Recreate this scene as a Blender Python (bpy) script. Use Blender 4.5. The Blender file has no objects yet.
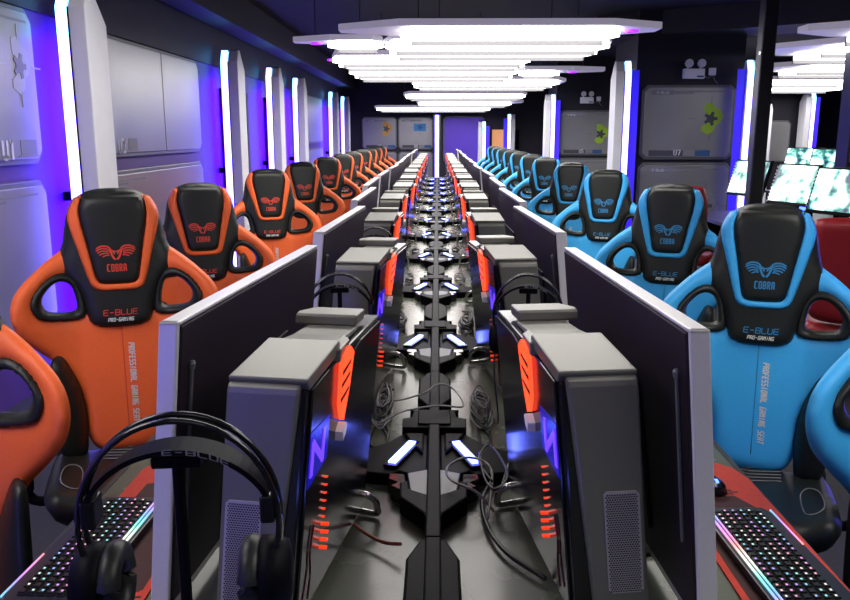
import bpy, math, random
import numpy as np
from mathutils import Vector, Matrix
random.seed(11)
S = bpy.context.scene
COL = S.collection
PI = math.pi
rad = math.radians

# ------------------------------------------------------------------ materials
def mat(name, col, rough=.5, metal=0., emis=None, strength=0., var=0., scale=40., bump=0., coat=0., spec=.5, vrough=0.):
    m = bpy.data.materials.new(name); m.use_nodes = True
    nt = m.node_tree; b = nt.nodes['Principled BSDF']
    b.inputs['Base Color'].default_value = (*col, 1)
    b.inputs['Roughness'].default_value = rough
    b.inputs['Metallic'].default_value = metal
    b.inputs['Coat Weight'].default_value = coat
    b.inputs['Specular IOR Level'].default_value = spec
    if emis:
        b.inputs['Emission Color'].default_value = (*emis, 1)
        b.inputs['Emission Strength'].default_value = strength
    if var or bump or vrough:
        tc = nt.nodes.new('ShaderNodeTexCoord'); nz = nt.nodes.new('ShaderNodeTexNoise')
        nz.inputs['Scale'].default_value = scale; nz.inputs['Detail'].default_value = 4
        nt.links.new(tc.outputs['Object'], nz.inputs['Vector'])
        if var:
            mx = nt.nodes.new('ShaderNodeMix'); mx.data_type = 'RGBA'
            mx.inputs[6].default_value = (*[c*(1-var) for c in col], 1)
            mx.inputs[7].default_value = (*[min(1, c*(1+var)) for c in col], 1)
            nt.links.new(nz.outputs['Fac'], mx.inputs[0]); nt.links.new(mx.outputs[2], b.inputs['Base Color'])
        if vrough:
            mr = nt.nodes.new('ShaderNodeMapRange')
            mr.inputs['To Min'].default_value = max(.02, rough-vrough); mr.inputs['To Max'].default_value = min(1, rough+vrough)
            nt.links.new(nz.outputs['Fac'], mr.inputs['Value']); nt.links.new(mr.outputs['Result'], b.inputs['Roughness'])
        if bump:
            bp = nt.nodes.new('ShaderNodeBump'); bp.inputs['Strength'].default_value = bump; bp.inputs['Distance'].default_value = .002
            nt.links.new(nz.outputs['Fac'], bp.inputs['Height']); nt.links.new(bp.outputs['Normal'], b.inputs['Normal'])
    return m

M = {}
M['floor'] = mat('floor_carpet', (.03, .03, .035), .9, var=.4, scale=60)
M['ceil'] = mat('ceiling_paint', (.007, .005, .012), .8, var=.3, scale=3)
M['duct'] = mat('duct_paint', (.022, .020, .032), .6, var=.2, scale=4)
M['wall'] = mat('wall_paint', (.085, .035, .25), .55, var=.15, scale=3)
M['wall_dark'] = mat('wall_dark_paint', (.012, .010, .022), .6, var=.3, scale=3)
M['black'] = mat('black_plastic', (.004, .004, .006), .5, var=.3, scale=30, spec=.06)
M['blackgloss'] = mat('black_gloss', (.01, .01, .013), .16, var=.2, scale=20)
M['cable'] = mat('cable_rubber', (.016, .016, .018), .35)
M['cablegrey'] = mat('cable_grey', (.30, .29, .28), .45)
M['cablered'] = mat('cable_red', (.32, .09, .05), .5)
M['desk'] = mat('desk_laminate', (.125, .137, .105), .26, var=.06, scale=9, vrough=.06)
M['deskedge'] = mat('desk_edge', (.02, .02, .025), .5)
M['silver'] = mat('silver_paint', (.185, .18, .158), .36, .45, var=.06, scale=200, bump=.05)
M['silverm'] = mat('monitor_silver', (.72, .70, .69), .36, .3, var=.05, scale=120)
M['monback'] = mat('monitor_back', (.016, .010, .016), .5, spec=.25, var=.3, scale=200, bump=.1)
M['vent'] = mat('vent_hole', (.012, .011, .014), .6)
M['ventwire'] = mat('vent_mesh', (.50, .47, .52), .4, .5)
M['screen'] = mat('screen_off', (.008, .008, .012), .12)
M['white'] = mat('white_paint', (.86, .85, .90), .45, var=.05, scale=8)
M['fix'] = mat('fixture_paint_glow', (.66, .64, .70), .5, emis=(.78, .70, .90), strength=.16, var=.05, scale=6)  # faint emission stands in for light falling on the housing rims
M['baffle'] = mat('baffle_paint', (.20, .195, .21), .6)
M['downlight'] = mat('downlight', (.3, .1, .6), .4, emis=(.33, .02, 1), strength=1.1)
M['diff'] = mat('fixture_diffuser', (.9, .9, .9), .5, emis=(1, .97, .92), strength=4.2)
M['fin_led'] = mat('fin_led', (.8, .8, 1), .4, emis=(.10, .075, 1), strength=15)
M['fin_cyan'] = mat('fin_led_tip', (.8, .9, 1), .4, emis=(.16, .5, 1), strength=4.5)
M['fin_glow'] = mat('fin_back_glow', (.2, .05, .8), .4, emis=(.12, .0, 1), strength=10)
M['fin_painted_glow'] = mat('fin_painted_blue_glow', (.1, .05, .8), .4, emis=(.012, .0, 1), strength=.2)  # painted stand-in for the blue light beside the right fins
M['spine_led'] = mat('spine_led', (.5, .6, 1), .4, emis=(.10, .14, 1), strength=9)
M['panel'] = mat('panel_metal', (.33, .33, .34), .33, .5, var=.12, scale=2.5, vrough=.1)
M['panelrim'] = mat('panel_rim', (.16, .16, .17), .45, .4, var=.1, scale=5)
M['print_dark'] = mat('print_dark', (.06, .06, .075), .6)
M['print_grey'] = mat('print_grey', (.22, .22, .25), .6)
M['print_mid'] = mat('print_mid', (.42, .42, .47), .55)
M['print_light'] = mat('print_light', (.66, .66, .72), .5)
M['print_blue'] = mat('print_blue', (.03, .10, .28), .6)
M['print_green'] = mat('print_green', (.32, .52, .03), .6)
M['print_orange'] = mat('print_orange', (.55, .28, .06), .6)
M['print_sky'] = mat('print_sky', (.04, .22, .52), .6)
M['print_red'] = mat('print_red', (.6, .12, .12), .6)
M['panelv'] = mat('panel_violet_light', (.12, .05, .62), .4, .2, var=.1, scale=3)  # violet light on the panel put into its base colour
M['wood'] = mat('door_wood_lit', (.62, .30, .13), .5, emis=(1, .45, .18), strength=.32, var=.2, scale=4)  # emission stands in for the warm light on the door
M['bdark'] = mat('leather_black', (.015, .017, .015), .42, spec=.35, var=.25, scale=90, bump=.12)
M['white_thread'] = mat('white_print', (.75, .75, .72), .6)
M['stitch'] = mat('grey_stitch', (.22, .22, .23), .7)
M['metal'] = mat('dark_metal', (.10, .10, .11), .3, .9)
M['chrome'] = mat('bright_metal', (.62, .62, .6), .25, .9)
M['redglow'] = mat('red_window', (.5, .03, .01), .2, emis=(1, .055, .015), strength=1.5, var=.3, scale=30)
M['redled'] = mat('red_led', (.5, .02, .01), .2, emis=(1, .05, .01), strength=.6)
M['redreflect'] = mat('red_reflection', (.10, .006, .006), .3)  # reflected glow of the red window, put into the colour
M['bluelogo'] = mat('blue_logo', (.1, .05, .5), .2, emis=(.16, .05, 1), strength=.7)
M['bluepatch'] = mat('blue_window', (.01, .01, .2), .2, emis=(.01, .006, 1), strength=.2)
M['redpad'] = mat('pad_red', (.55, .035, .015), .75, var=.2, scale=60)
M['padprint'] = mat('pad_print', (.05, .012, .012), .8)
M['keycap'] = mat('keycap', (.014, .014, .016), .35)
M['kbbody'] = mat('keyboard_plate', (.02, .02, .03), .35)
M['mouseled'] = mat('mouse_led', (.1, .1, .6), .3, emis=(.05, .12, 1), strength=4)
M['redleather'] = mat('leather_red', (.30, .012, .018), .42, var=.2, scale=70, bump=.1)
M['pole'] = mat('pole_paint', (.02, .018, .022), .4, var=.3, scale=6)
M['lamp'] = mat('spotlight_lens', (.75, .72, .8), .3)
def leather(name, c):
    return mat(name, c, .45, var=.10, scale=120, bump=.10, spec=.3)
M['orange'] = leather('leather_orange', (1.0, .155, .035))
M['blue'] = leather('leather_blue', (.055, .46, 1.0))
M['orangeprint'] = mat('print_orange_thread', (.75, .06, .03), .5)
M['blueprint'] = mat('print_blue_thread', (.03, .26, .55), .5)

def rainbow(name, strength, vec):
    m = bpy.data.materials.new(name); m.use_nodes = True; nt = m.node_tree; b = nt.nodes['Principled BSDF']
    tc = nt.nodes.new('ShaderNodeTexCoord'); dp = nt.nodes.new('ShaderNodeVectorMath'); dp.operation = 'DOT_PRODUCT'
    dp.inputs[1].default_value = vec; nt.links.new(tc.outputs['Object'], dp.inputs[0])
    fr = nt.nodes.new('ShaderNodeMath'); fr.operation = 'FRACT'; nt.links.new(dp.outputs['Value'], fr.inputs[0])
    cr = nt.nodes.new('ShaderNodeValToRGB'); cr.color_ramp.interpolation = 'LINEAR'
    st = [(0, (1, .9, .8)), (.15, (1, .3, .3)), (.3, (1, .25, .8)), (.45, (.5, .25, 1)), (.6, (.15, .5, 1)), (.75, (.2, .95, .75)), (.9, (.9, 1, .9)), (1, (1, .9, .8))]
    el = cr.color_ramp.elements
    el[0].position, el[0].color = st[0][0], (*st[0][1], 1); el[1].position, el[1].color = st[-1][0], (*st[-1][1], 1)
    for p, c in st[1:-1]:
        e = el.new(p); e.color = (*c, 1)
    nt.links.new(fr.outputs[0], cr.inputs[0]); nt.links.new(cr.outputs[0], b.inputs['Emission Color'])
    b.inputs['Emission Strength'].default_value = strength; b.inputs['Base Color'].default_value = (.3, .3, .3, 1)
    return m
M['keyled'] = rainbow('key_leds', .8, (9, 3.1, 0))
M['barled'] = rainbow('keyboard_light_bar', .8, (0, 3.0, 0))

def screen_mat(name, seed):
    m = bpy.data.materials.new(name); m.use_nodes = True; nt = m.node_tree; b = nt.nodes['Principled BSDF']
    tc = nt.nodes.new('ShaderNodeTexCoord'); mp = nt.nodes.new('ShaderNodeMapping'); mp.inputs['Location'].default_value = (seed*3.1, seed*1.7, seed)
    nz = nt.nodes.new('ShaderNodeTexNoise'); nz.inputs['Scale'].default_value = 5.5; nz.inputs['Detail'].default_value = 5
    nt.links.new(tc.outputs['Object'], mp.inputs[0]); nt.links.new(mp.outputs[0], nz.inputs['Vector'])
    cr = nt.nodes.new('ShaderNodeValToRGB'); el = cr.color_ramp.elements
    el[0].position, el[0].color = .38, (.01, .02, .06, 1); el[1].position, el[1].color = .57, (1, 1, 1, 1)
    e = el.new(.45); e.color = (.05, .22, .17, 1); e = el.new(.51); e.color = (.40, .80, .78, 1)
    nt.links.new(nz.outputs['Fac'], cr.inputs[0]); nt.links.new(cr.outputs[0], b.inputs['Emission Color'])
    b.inputs['Emission Strength'].default_value = 1.7; b.inputs['Base Color'].default_value = (.02, .02, .02, 1); b.inputs['Roughness'].default_value = .2
    return m
for i in range(4): M['game%d' % i] = screen_mat('lit_screen_%d' % i, i+1)

# ------------------------------------------------------------------ mesh builder
class MB:
    def __init__(s): s.v = []; s.f = []; s.mi = []
    def add(s, v, f, mi=0):
        n = len(s.v); s.v += [tuple(p) for p in v]; s.f += [tuple(i+n for i in q) for q in f]; s.mi += [mi]*len(f); return s
    def box(s, c, d, mi=0, rot=None):
        x, y, z = d[0]/2, d[1]/2, d[2]/2
        v = [Vector(p) for p in [(-x,-y,-z),(x,-y,-z),(x,y,-z),(-x,y,-z),(-x,-y,z),(x,-y,z),(x,y,z),(-x,y,z)]]
        if rot: v = [rot @ p for p in v]
        v = [p+Vector(c) for p in v]
        return s.add(v, [(0,3,2,1),(4,5,6,7),(0,1,5,4),(1,2,6,5),(2,3,7,6),(3,0,4,7)], mi)
    def bx(s, x0, x1, y0, y1, z0, z1, mi=0):
        return s.box(((x0+x1)/2, (y0+y1)/2, (z0+z1)/2), (abs(x1-x0), abs(y1-y0), abs(z1-z0)), mi)
    def prism(s, poly, a, b, plane='xy', mi=0):
        # poly in the plane, extruded from a to b along the third axis
        area = sum(poly[i][0]*poly[(i+1) % len(poly)][1]-poly[(i+1) % len(poly)][0]*poly[i][1] for i in range(len(poly)))
        if area < 0: poly = poly[::-1]
        n = len(poly)
        def P(p, h):
            return {'xy': (p[0], p[1], h), 'yz': (h, p[0], p[1]), 'xz': (p[0], h, p[1])}[plane]
        if (b < a): a, b = b, a
        lo, hi = ([P(p, a) for p in poly], [P(p, b) for p in poly])
        flip = plane == 'xz'
        f = [tuple(range(n-1, -1, -1)), tuple(range(n, 2*n))] + [(i, (i+1) % n, n+(i+1) % n, n+i) for i in range(n)]
        if flip: f = [q[::-1] for q in f]
        return s.add(lo+hi, f, mi)
    def tube(s, path, r, n=8, closed=False, mi=0, flat=1.0, caps=True):
        P = [Vector(p) for p in path]; m = len(P); rings = []
        up = Vector((0, 0, 1))
        for i, p in enumerate(P):
            if closed: t = P[(i+1) % m]-P[i-1]
            else: t = P[min(i+1, m-1)]-P[max(i-1, 0)]
            if t.length < 1e-9: t = Vector((0, 1, 0))
            t.normalize()
            a = t.cross(up)
            if a.length < .05: a = t.cross(Vector((0, 1, 0)))
            a.normalize(); bb = a.cross(t)
            rr = r[i] if isinstance(r, (list, tuple)) else r
            rings.append([p+a*math.cos(2*PI*k/n)*rr+bb*math.sin(2*PI*k/n)*rr*flat for k in range(n)])
        v = [q for R in rings for q in R]; f = []
        for i in range(m if closed else m-1):
            j = (i+1) % m
            for k in range(n): f.append((i*n+k, i*n+(k+1) % n, j*n+(k+1) % n, j*n+k))
        if not closed and caps: f += [tuple(range(n-1, -1, -1)), tuple((m-1)*n+k for k in range(n))]
        return s.add(v, f, mi)
    def lathe(s, prof, c=(0, 0, 0), n=24, axis='z', mi=0):
        v = []; f = []; m = len(prof)
        for r, h in prof:
            for k in range(n):
                a = 2*PI*k/n; p = (r*math.cos(a), r*math.sin(a), h)
                if axis == 'y': p = (p[0], h, p[1])
                if axis == 'x': p = (h, p[0], p[1])
                v.append((p[0]+c[0], p[1]+c[1], p[2]+c[2]))
        for i in range(m-1):
            for k in range(n): f.append((i*n+k, i*n+(k+1) % n, (i+1)*n+(k+1) % n, (i+1)*n+k))
        f += [tuple(range(n-1, -1, -1)), tuple((m-1)*n+k for k in range(n))]
        if axis == 'y': f = [q[::-1] for q in f]
        return s.add(v, f, mi)
    def map(s, fn): s.v = [tuple(fn(*p)) for p in s.v]; return s
    def mirror(s): s.v = [(-x, y, z) for x, y, z in s.v]; s.f = [q[::-1] for q in s.f]; return s

def lock(o, parent):
    if parent is not None: o.parent = parent
    return o
def obj(name, mb, mats, parent=None, loc=(0, 0, 0), rot=(0, 0, 0), smooth=False, bevel=0, fix=False):
    me = bpy.data.meshes.new(name); me.from_pydata(mb.v, [], mb.f); me.validate(); me.update()
    if not isinstance(mats, (list, tuple)): mats = [mats]
    for m in mats: me.materials.append(M[m])
    if any(mb.mi) and len(me.polygons) == len(mb.mi): me.polygons.foreach_set('material_index', mb.mi)
    if fix:
        import bmesh
        bm = bmesh.new(); bm.from_mesh(me); bmesh.ops.recalc_face_normals(bm, faces=bm.faces); bm.to_mesh(me); bm.free()
    if smooth: me.polygons.foreach_set('use_smooth', [True]*len(me.polygons))
    o = bpy.data.objects.new(name, me); COL.objects.link(o); o.location = loc; o.rotation_euler = rot
    if bevel:
        b = o.modifiers.new('Bevel', 'BEVEL'); b.width = bevel; b.segments = 2; b.limit_method = 'ANGLE'; b.angle_limit = rad(40)
    return lock(o, parent)
def tag(o, label, cat, group=None):
    o['label'] = label; o['category'] = cat
    if group: o['group'] = group
    return o
def thing(name, label, cat, loc=(0, 0, 0), rz=0, group=None):
    o = bpy.data.objects.new(name, None); COL.objects.link(o); o.location = loc; o.rotation_euler = (0, 0, rz)
    o.empty_display_size = .1
    return tag(o, label, cat, group)
def struct(name, mb, m, **k):
    o = obj(name, mb, m, **k); o['kind'] = 'structure'; return o
def dup(o, loc=None, rz=None, label=None, parent=None):
    c = o.copy(); COL.objects.link(c)
    if parent is not None:
        c.parent = parent; c.matrix_parent_inverse = o.matrix_parent_inverse.copy()
    if loc is not None: c.location = loc
    if rz is not None: c.rotation_euler = (0, 0, rz)
    if label: c['label'] = label
    for ch in list(o.children): dup(ch, parent=c)
    return c

def catmull(pts, n=6, closed=False):
    P = [np.array(p, float) for p in pts]; m = len(P); out = []
    for i in range(m if closed else m-1):
        if closed: a, b, c, d = P[i-1], P[i], P[(i+1) % m], P[(i+2) % m]
        else: a, b, c, d = P[max(i-1, 0)], P[i], P[i+1], P[min(i+2, m-1)]
        for k in range(n):
            t = k/n
            out.append(tuple(.5*((2*b)+(-a+c)*t+(2*a-5*b+4*c-d)*t*t+(-a+3*b-3*c+d)*t**3)))
    if not closed: out.append(tuple(P[-1]))
    return out
def sdf(poly, X, Z):
    P = np.array(poly, float); d = np.full(X.shape, 1e9); ins = np.zeros(X.shape, bool)
    for i in range(len(P)):
        a = P[i]; b = P[(i+1) % len(P)]; e = b-a; L = e@e
        if L < 1e-14: continue
        t = np.clip(((X-a[0])*e[0]+(Z-a[1])*e[1])/L, 0, 1)
        d = np.minimum(d, np.hypot(X-a[0]-t*e[0], Z-a[1]-t*e[1]))
        if a[1] != b[1]:
            c = (a[1] > Z) != (b[1] > Z)
            ins ^= c & (X < a[0]+(Z-a[1])*e[0]/(b[1]-a[1]))
    return np.where(ins, -d, d)
def padded(outline, holes, F, T, R, res, Tb=None, axis='y', mi=0):
    """cushion: outline (with holes) in a plane, pillowed by T within R of its rim, laid on the surface F"""
    Tb = T if Tb is None else Tb
    P = np.array(outline)
    def D(X, Z):
        d = sdf(outline, X, Z)
        for h in holes: d = np.maximum(d, -sdf(h, X, Z))
        return d
    xs = np.arange(P[:, 0].min()-res, P[:, 0].max()+2*res, res); zs = np.arange(P[:, 1].min()-res, P[:, 1].max()+2*res, res)
    X, Z = np.meshgrid(xs, zs, indexing='ij'); d = D(X, Z)
    ok = d < .55*res
    cell = ok[:-1, :-1] & ok[1:, :-1] & ok[1:, 1:] & ok[:-1, 1:]
    cnt = np.zeros(X.shape, int)
    cnt[:-1, :-1] += cell; cnt[1:, :-1] += cell; cnt[1:, 1:] += cell; cnt[:-1, 1:] += cell
    rim = (cnt > 0) & (cnt < 4)
    for _ in range(3):
        e = 1e-4; gx = (D(X+e, Z)-D(X-e, Z))/(2*e); gz = (D(X, Z+e)-D(X, Z-e))/(2*e); dd = D(X, Z)
        X = np.where(rim, X-gx*dd, X); Z = np.where(rim, Z-gz*dd, Z)
    dist = np.where(rim, 0, np.maximum(-D(X, Z), 0))
    prof = np.sqrt(np.clip(1-(1-np.clip(dist/R, 0, 1))**2, 0, 1))
    v = []; fi = -np.ones(X.shape, int); bi = -np.ones(X.shape, int)
    for i in range(X.shape[0]):
        for j in range(X.shape[1]):
            if cnt[i, j] == 0: continue
            x, z = X[i, j], Z[i, j]; y = F(x, z); t = prof[i, j]
            mk = (lambda q: (x, q, z)) if axis == 'y' else (lambda q: (x, z, -q))
            fi[i, j] = len(v); v.append(mk(y-T*t))
            if rim[i, j]: bi[i, j] = fi[i, j]
            else: bi[i, j] = len(v); v.append(mk(y+Tb*t))
    f = []
    for i, j in zip(*np.nonzero(cell)):
        q = [(i, j), (i+1, j), (i+1, j+1), (i, j+1)]
        a = tuple(int(fi[p]) for p in q); b = tuple(int(bi[p]) for p in q[::-1])
        if axis != 'y': pass
        f.append(a); f.append(b)
    mb = MB(); mb.add(v, f, mi); return mb

GLY = {'A': [[(0,0),(0,3.4),(.6,4),(1.4,4),(2,3.4),(2,0)],[(0,1.6),(2,1.6)]], 'B': [[(0,0),(0,4),(1.6,4),(2,3.6),(2,2.5),(1.6,2),(2,1.5),(2,.4),(1.6,0),(0,0)],[(0,2),(1.6,2)]],
 'C': [[(2,4),(.4,4),(0,3.6),(0,.4),(.4,0),(2,0)]], 'E': [[(2,4),(.4,4),(0,3.6),(0,.4),(.4,0),(2,0)],[(0,2),(1.8,2)]], 'F': [[(2,4),(.4,4),(0,3.6),(0,0)],[(0,2),(1.7,2)]],
 'G': [[(2,4),(.4,4),(0,3.6),(0,.4),(.4,0),(2,0),(2,1.9),(1.1,1.9)]], 'I': [[(1,0),(1,4)]], 'L': [[(0,4),(0,.4),(.4,0),(2,0)]], 'M': [[(0,0),(0,4),(1,2.6),(2,4),(2,0)]],
 'N': [[(0,0),(0,4),(.4,4),(2,0),(2,4)]], 'O': [[(.4,0),(0,.4),(0,3.6),(.4,4),(1.6,4),(2,3.6),(2,.4),(1.6,0),(.4,0)]], 'P': [[(0,0),(0,4),(1.6,4),(2,3.6),(2,2.2),(1.6,1.8),(0,1.8)]],
 'R': [[(0,0),(0,4),(1.6,4),(2,3.6),(2,2.4),(1.6,2),(0,2)],[(1.1,2),(2,0)]], 'S': [[(2,4),(.4,4),(0,3.6),(0,2.4),(.4,2),(1.6,2),(2,1.6),(2,.4),(1.6,0),(0,0)]], 'T': [[(0,4),(2,4)],[(1,4),(1,0)]],
 'U': [[(0,4),(0,.4),(.4,0),(1.6,0),(2,.4),(2,4)]], '-': [[(.3,2),(1.7,2)]], ' ': [], '1': [[(.4,4),(1.2,4),(1.2,0)]], '2': [[(0,4),(1.6,4),(2,3.6),(2,2.4),(1.6,2),(.4,2),(0,1.6),(0,0),(2,0)]],
 '3': [[(0,4),(1.6,4),(2,3.6),(2,.4),(1.6,0),(0,0)],[(.5,2),(2,2)]], '5': [[(2,4),(0,4),(0,2.2),(1.6,2.2),(2,1.8),(2,.4),(1.6,0),(0,0)]], '7': [[(0,4),(2,4),(2,3.4),(.9,0)]],
 '8': [[(.4,0),(0,.4),(0,3.6),(.4,4),(1.6,4),(2,3.6),(2,.4),(1.6,0),(.4,0)],[(0,2),(2,2)]], '9': [[(2,2),(.4,2),(0,2.4),(0,3.6),(.4,4),(2,4),(2,0),(0,0)]]}
def text_mb(txt, size, w=1.0, shear=0., center=True, st=.62):
    """squared stroke lettering: size is the letter height, w stretches it sideways"""
    mb = MB(); k = size/4; x = 0; W = 2*w; adv = W+1.1
    tot = len(txt)*adv-1.1
    for ch in txt:
        for pl in GLY[ch]:
            for a, b in zip(pl[:-1], pl[1:]):
                a = np.array((a[0]*w, a[1])); b = np.array((b[0]*w, b[1])); d = (b-a)/np.hypot(*(b-a)); n = np.array((-d[1], d[0]))*st/2; a = a-d*st*.3; b = b+d*st*.3
                q = [a-n, b-n, b+n, a+n]
                mb.add([((x+p[0]+shear*p[1]-(tot/2 if center else 0))*k, (p[1]-2)*k, 0) for p in q], [(0, 1, 2, 3)])
        x += adv
    return mb

# ------------------------------------------------------------------ camera
cam = bpy.data.cameras.new('camera'); cam.lens = 800/850*36; cam.sensor_width = 36; cam.clip_start = .05; cam.clip_end = 200
co = bpy.data.objects.new('camera', cam); COL.objects.link(co)
co.location = (.015, 0, 1.66); co.rotation_euler = (PI/2-math.atan(166/800), 0, math.atan(12.5/817))
S.camera = co

# ------------------------------------------------------------------ setting
struct('floor', MB().bx(-2.7, 10.2, -6, 23.2, -.1, 0), 'floor')
struct('ceiling', MB().bx(-2.7, 10.2, -6, 23.2, 3.25, 3.35), 'ceil')
struct('wall_left', MB().bx(-2.75, -2.62, -6, 23.2, 0, 3.25), 'wall')
struct('wall_back', MB().bx(-2.62, 10.2, 23, 23.15, 0, 3.25), 'wall_dark')
struct('wall_right', MB().bx(10.1, 10.2, -6, 23, 0, 3.25), 'wall_dark')
struct('trim_1', MB().bx(-2.62, -2.595, -6, 23, 2.44, 3.25), 'wall_dark')          # dark band above the panels
struct('beam_left', MB().bx(-2.55, -2.25, -6, 22.9, 2.86, 2.98).bx(-2.5, -2.3, -6, 22.9, 2.98, 3.25), 'duct')
struct('beam_right', MB().prism([(2.2, 11.6), (10.0, 6.2), (10.0, 7.2), (2.2, 12.8)], 2.95, 3.25, 'xy'), 'duct')
struct('beam_front', MB().bx(-2.2, -1.15, 6.0, 6.7, 2.9, 3.25), 'duct')

# ------------------------------------------------------------------ wall panels
def octo(w, h, c):
    a, b = w/2, h/2
    return [(-a+c, -b), (a-c, -b), (a, -b+c), (a, b-c), (a-c, b), (-a+c, b), (-a, b-c), (-a, -b+c)]
EMB = 0
def gear(r0, r1, n):
    p = []
    for k in range(n):
        for da, r in ((-.32, r0), (-.2, r1), (.2, r1), (.32, r0)):
            a = 2*PI*(k+da*.9)/n; p.append((r*math.cos(a), r*math.sin(a)))
    return p
def wall_panel(label, loc, rz, w, h, number=None, emblem=None, header=True, seam=False, group=None, foot='bar', nx=None, hx=None, face='panel'):
    t = thing('wall_panel', label, 'wall panel', loc, rz, group)
    obj('plate', MB().prism(octo(w, h, .07), -.045, 0, 'xz'), 'panelrim', t, bevel=.01)
    f = MB().prism(octo(w-.07, h-.07, .055), -.062, -.045, 'xz')
    obj('face', f, face, t, bevel=.006)
    Y = -.0635
    if seam:
        obj('seam', MB().bx(seam-.004, seam+.004, Y-.001, Y+.004, -h/2+.035, h/2-.035), 'print_grey', t)
    if header:
        x0 = -w/2+.13 if hx is None else hx; z = h/2-.1
        m = MB().prism([(x0, z-.03), (x0+.28, z-.03), (x0+.31, z), (x0+.28, z+.03), (x0, z+.03), (x0-.02, z)], Y-.001, Y+.004, 'xz')
        m.bx(x0+.30, min(x0+.95, w/2-.1), Y-.001, Y+.004, z+.005, z+.02); m.bx(x0+.30, x0+.55, Y-.001, Y+.004, z-.02, z+.0)
        hs = obj('header_strip', m, 'print_grey', t)
        tm = text_mb('E-BLUE', .03, 1.3); tm.map(lambda x, y, zz: (x+x0+.14, Y-.003, y+z))
        obj('lettering', tm, 'print_light', hs)
    if number:
        z = -h/2+.095; x0 = (-w/2+.12 if foot == 'bar' else -w/2+.50) if nx is None else nx
        if foot == 'bar':
            m = MB().bx(x0, x0+.30, Y-.001, Y+.004, z-.045, z+.03); m.bx(x0+.46, x0+.62, Y-.001, Y+.004, z-.045, z+.03, 1); m.bx(x0+.62, x0+.82, Y-.001, Y+.004, z-.045, z+.03, 2)
            m.bx(x0+.30, x0+.46, Y-.001, Y+.004, z-.045, z+.03)
            tx = x0+.38
        else:
            m = MB().bx(x0+.25, x0+.45, Y-.001, Y+.004, z-.035, z+.06, 0); tx = x0+.1
            m.bx(x0+.22, x0+.47, Y-.001, Y+.004, z-.045, z-.037, 1)
        fs = obj('footer_strip', m, ['print_dark' if foot == 'bar' else 'print_grey', 'print_grey', 'print_blue'], t)
        tm = text_mb(number, .065 if foot == 'bar' else .10, 1.0, st=.9); tm.map(lambda x, y, zz: (x+tx, Y-.003, y+z))
        obj('lettering', tm, 'print_light', fs)
    if emblem:
        ex0, ez0, er, cols = emblem
        m = MB()
        if cols[0] == 'print_sky':
            m.bx(ex0-er*1.3, ex0+er*1.3, Y-.001, Y+.004, ez0-er*.8, ez0+er*.8)
        else:
            m.prism([(x*er+ex0, z*er+ez0) for x, z in [(-.55, 1.25), (.05, 1.35), (.35, .95), (.8, .75), (1.1, .2), (.8, -.35), (.45, -.55), (.35, -1.0), (-.1, -1.35), (-.75, -1.05), (-.75, -.65), (-.35, -.45), (-.35, .2), (-.6, .7)]], Y-.001, Y+.004, 'xz')
        e = obj('emblem', m, cols[0], t)
        m = MB()
        m.prism([(x+ex0, z+ez0) for x, z in gear(er*.36, er*.60, 5)], Y-.004, Y-.0005, 'xz')
        obj('emblem_core', m, cols[1], e)
        m = MB()
        for dx, dz in ((1, 0), (-1, 0), (0, 1), (0, -1)):
            m.box((ex0+dx*er*1.6, Y-.001, ez0+dz*er*1.55), (er*.8 if dx else .008, .004, er*.7 if dz else .008))
        obj('crosshair', m, cols[2], e)
    return t
# left wall: panels face +X
RL = PI/2
def lp(y0, y1, z0, z1, label, **k):
    return wall_panel(label, (-2.62, (y0+y1)/2, (z0+z1)/2), RL, y1-y0, z1-z0, **k)
lp(2.5, 5.3, 1.47, 2.43, 'grey metal panel numbered U1 with a pale gear emblem, upper left wall', number='U1', foot='b', nx=.84, hx=.35, emblem=(1.17, .12, .13, ('print_mid', 'print_grey', 'print_mid')))
lp(2.5, 5.3, .40, 1.37, 'grey metal panel below the one numbered U1, behind the nearest orange chairs', hx=.30)
lp(6.0, 8.9, 1.47, 2.43, 'plain grey metal panel numbered U2, upper left wall', number='U2', foot='b', header=False, seam=.25)
lp(6.0, 8.9, .40, 1.37, 'grey metal panel below the one numbered U2', number='U3', foot='b')
lp(14.9, 18.3, 1.47, 2.43, 'grey metal panel high on the left wall between the far light fins', header=False)
lp(14.9, 18.3, .40, 1.37, 'grey metal panel low on the left wall behind the far orange chairs', header=False)
# columns on the right
def column(n, x0, x1, y0, y1):
    struct('column_%d' % n, MB().bx(x0, x1, y0, y1, 0, 3.25), 'wall_dark')
column(1, 2.66, 4.08, 11.07, 12.4)
column(5, 2.70, 4.0, 3.75, 4.55)
column(2, 2.55, 3.88, 17.57, 18.9)
column(3, 7.15, 8.2, 18.07, 19.2)
column(4, 4.80, 6.4, 9.57, 9.85)
G_ = ('print_green', 'print_dark', 'print_grey')
wall_panel('grey metal panel numbered U7 with a green emblem, on the nearer right column', (3.36, 11.07, 1.81), 0, 1.24, .98, number='U7', emblem=(.30, .05, .155, G_))
wall_panel('grey metal panel under the U7 panel, behind the blue chairs', (3.36, 11.07, .80), 0, 1.26, .96, emblem=(.30, -.1, .17, ('print_grey', 'print_dark', 'print_grey')))
wall_panel('grey metal panel with a green emblem on the farther right column', (3.2, 17.57, 1.68), 0, 1.2, .95, number='U5', emblem=(.30, -.02, .16, G_))
wall_panel('grey metal panel under the green emblem panel on the farther column', (3.2, 17.57, .68), 0, 1.22, .95)
wall_panel('plain grey panel on the distant column behind the dark pole', (7.35, 18.07, 1.5), 0, .8, .9, header=False)
wall_panel('grey panel with a pale red poster at the right edge', (5.5, 9.57, 1.75), 0, 1.35, .95, header=False, emblem=(-.42, .02, .1, ('print_red', 'print_light', 'print_light')))
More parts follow.
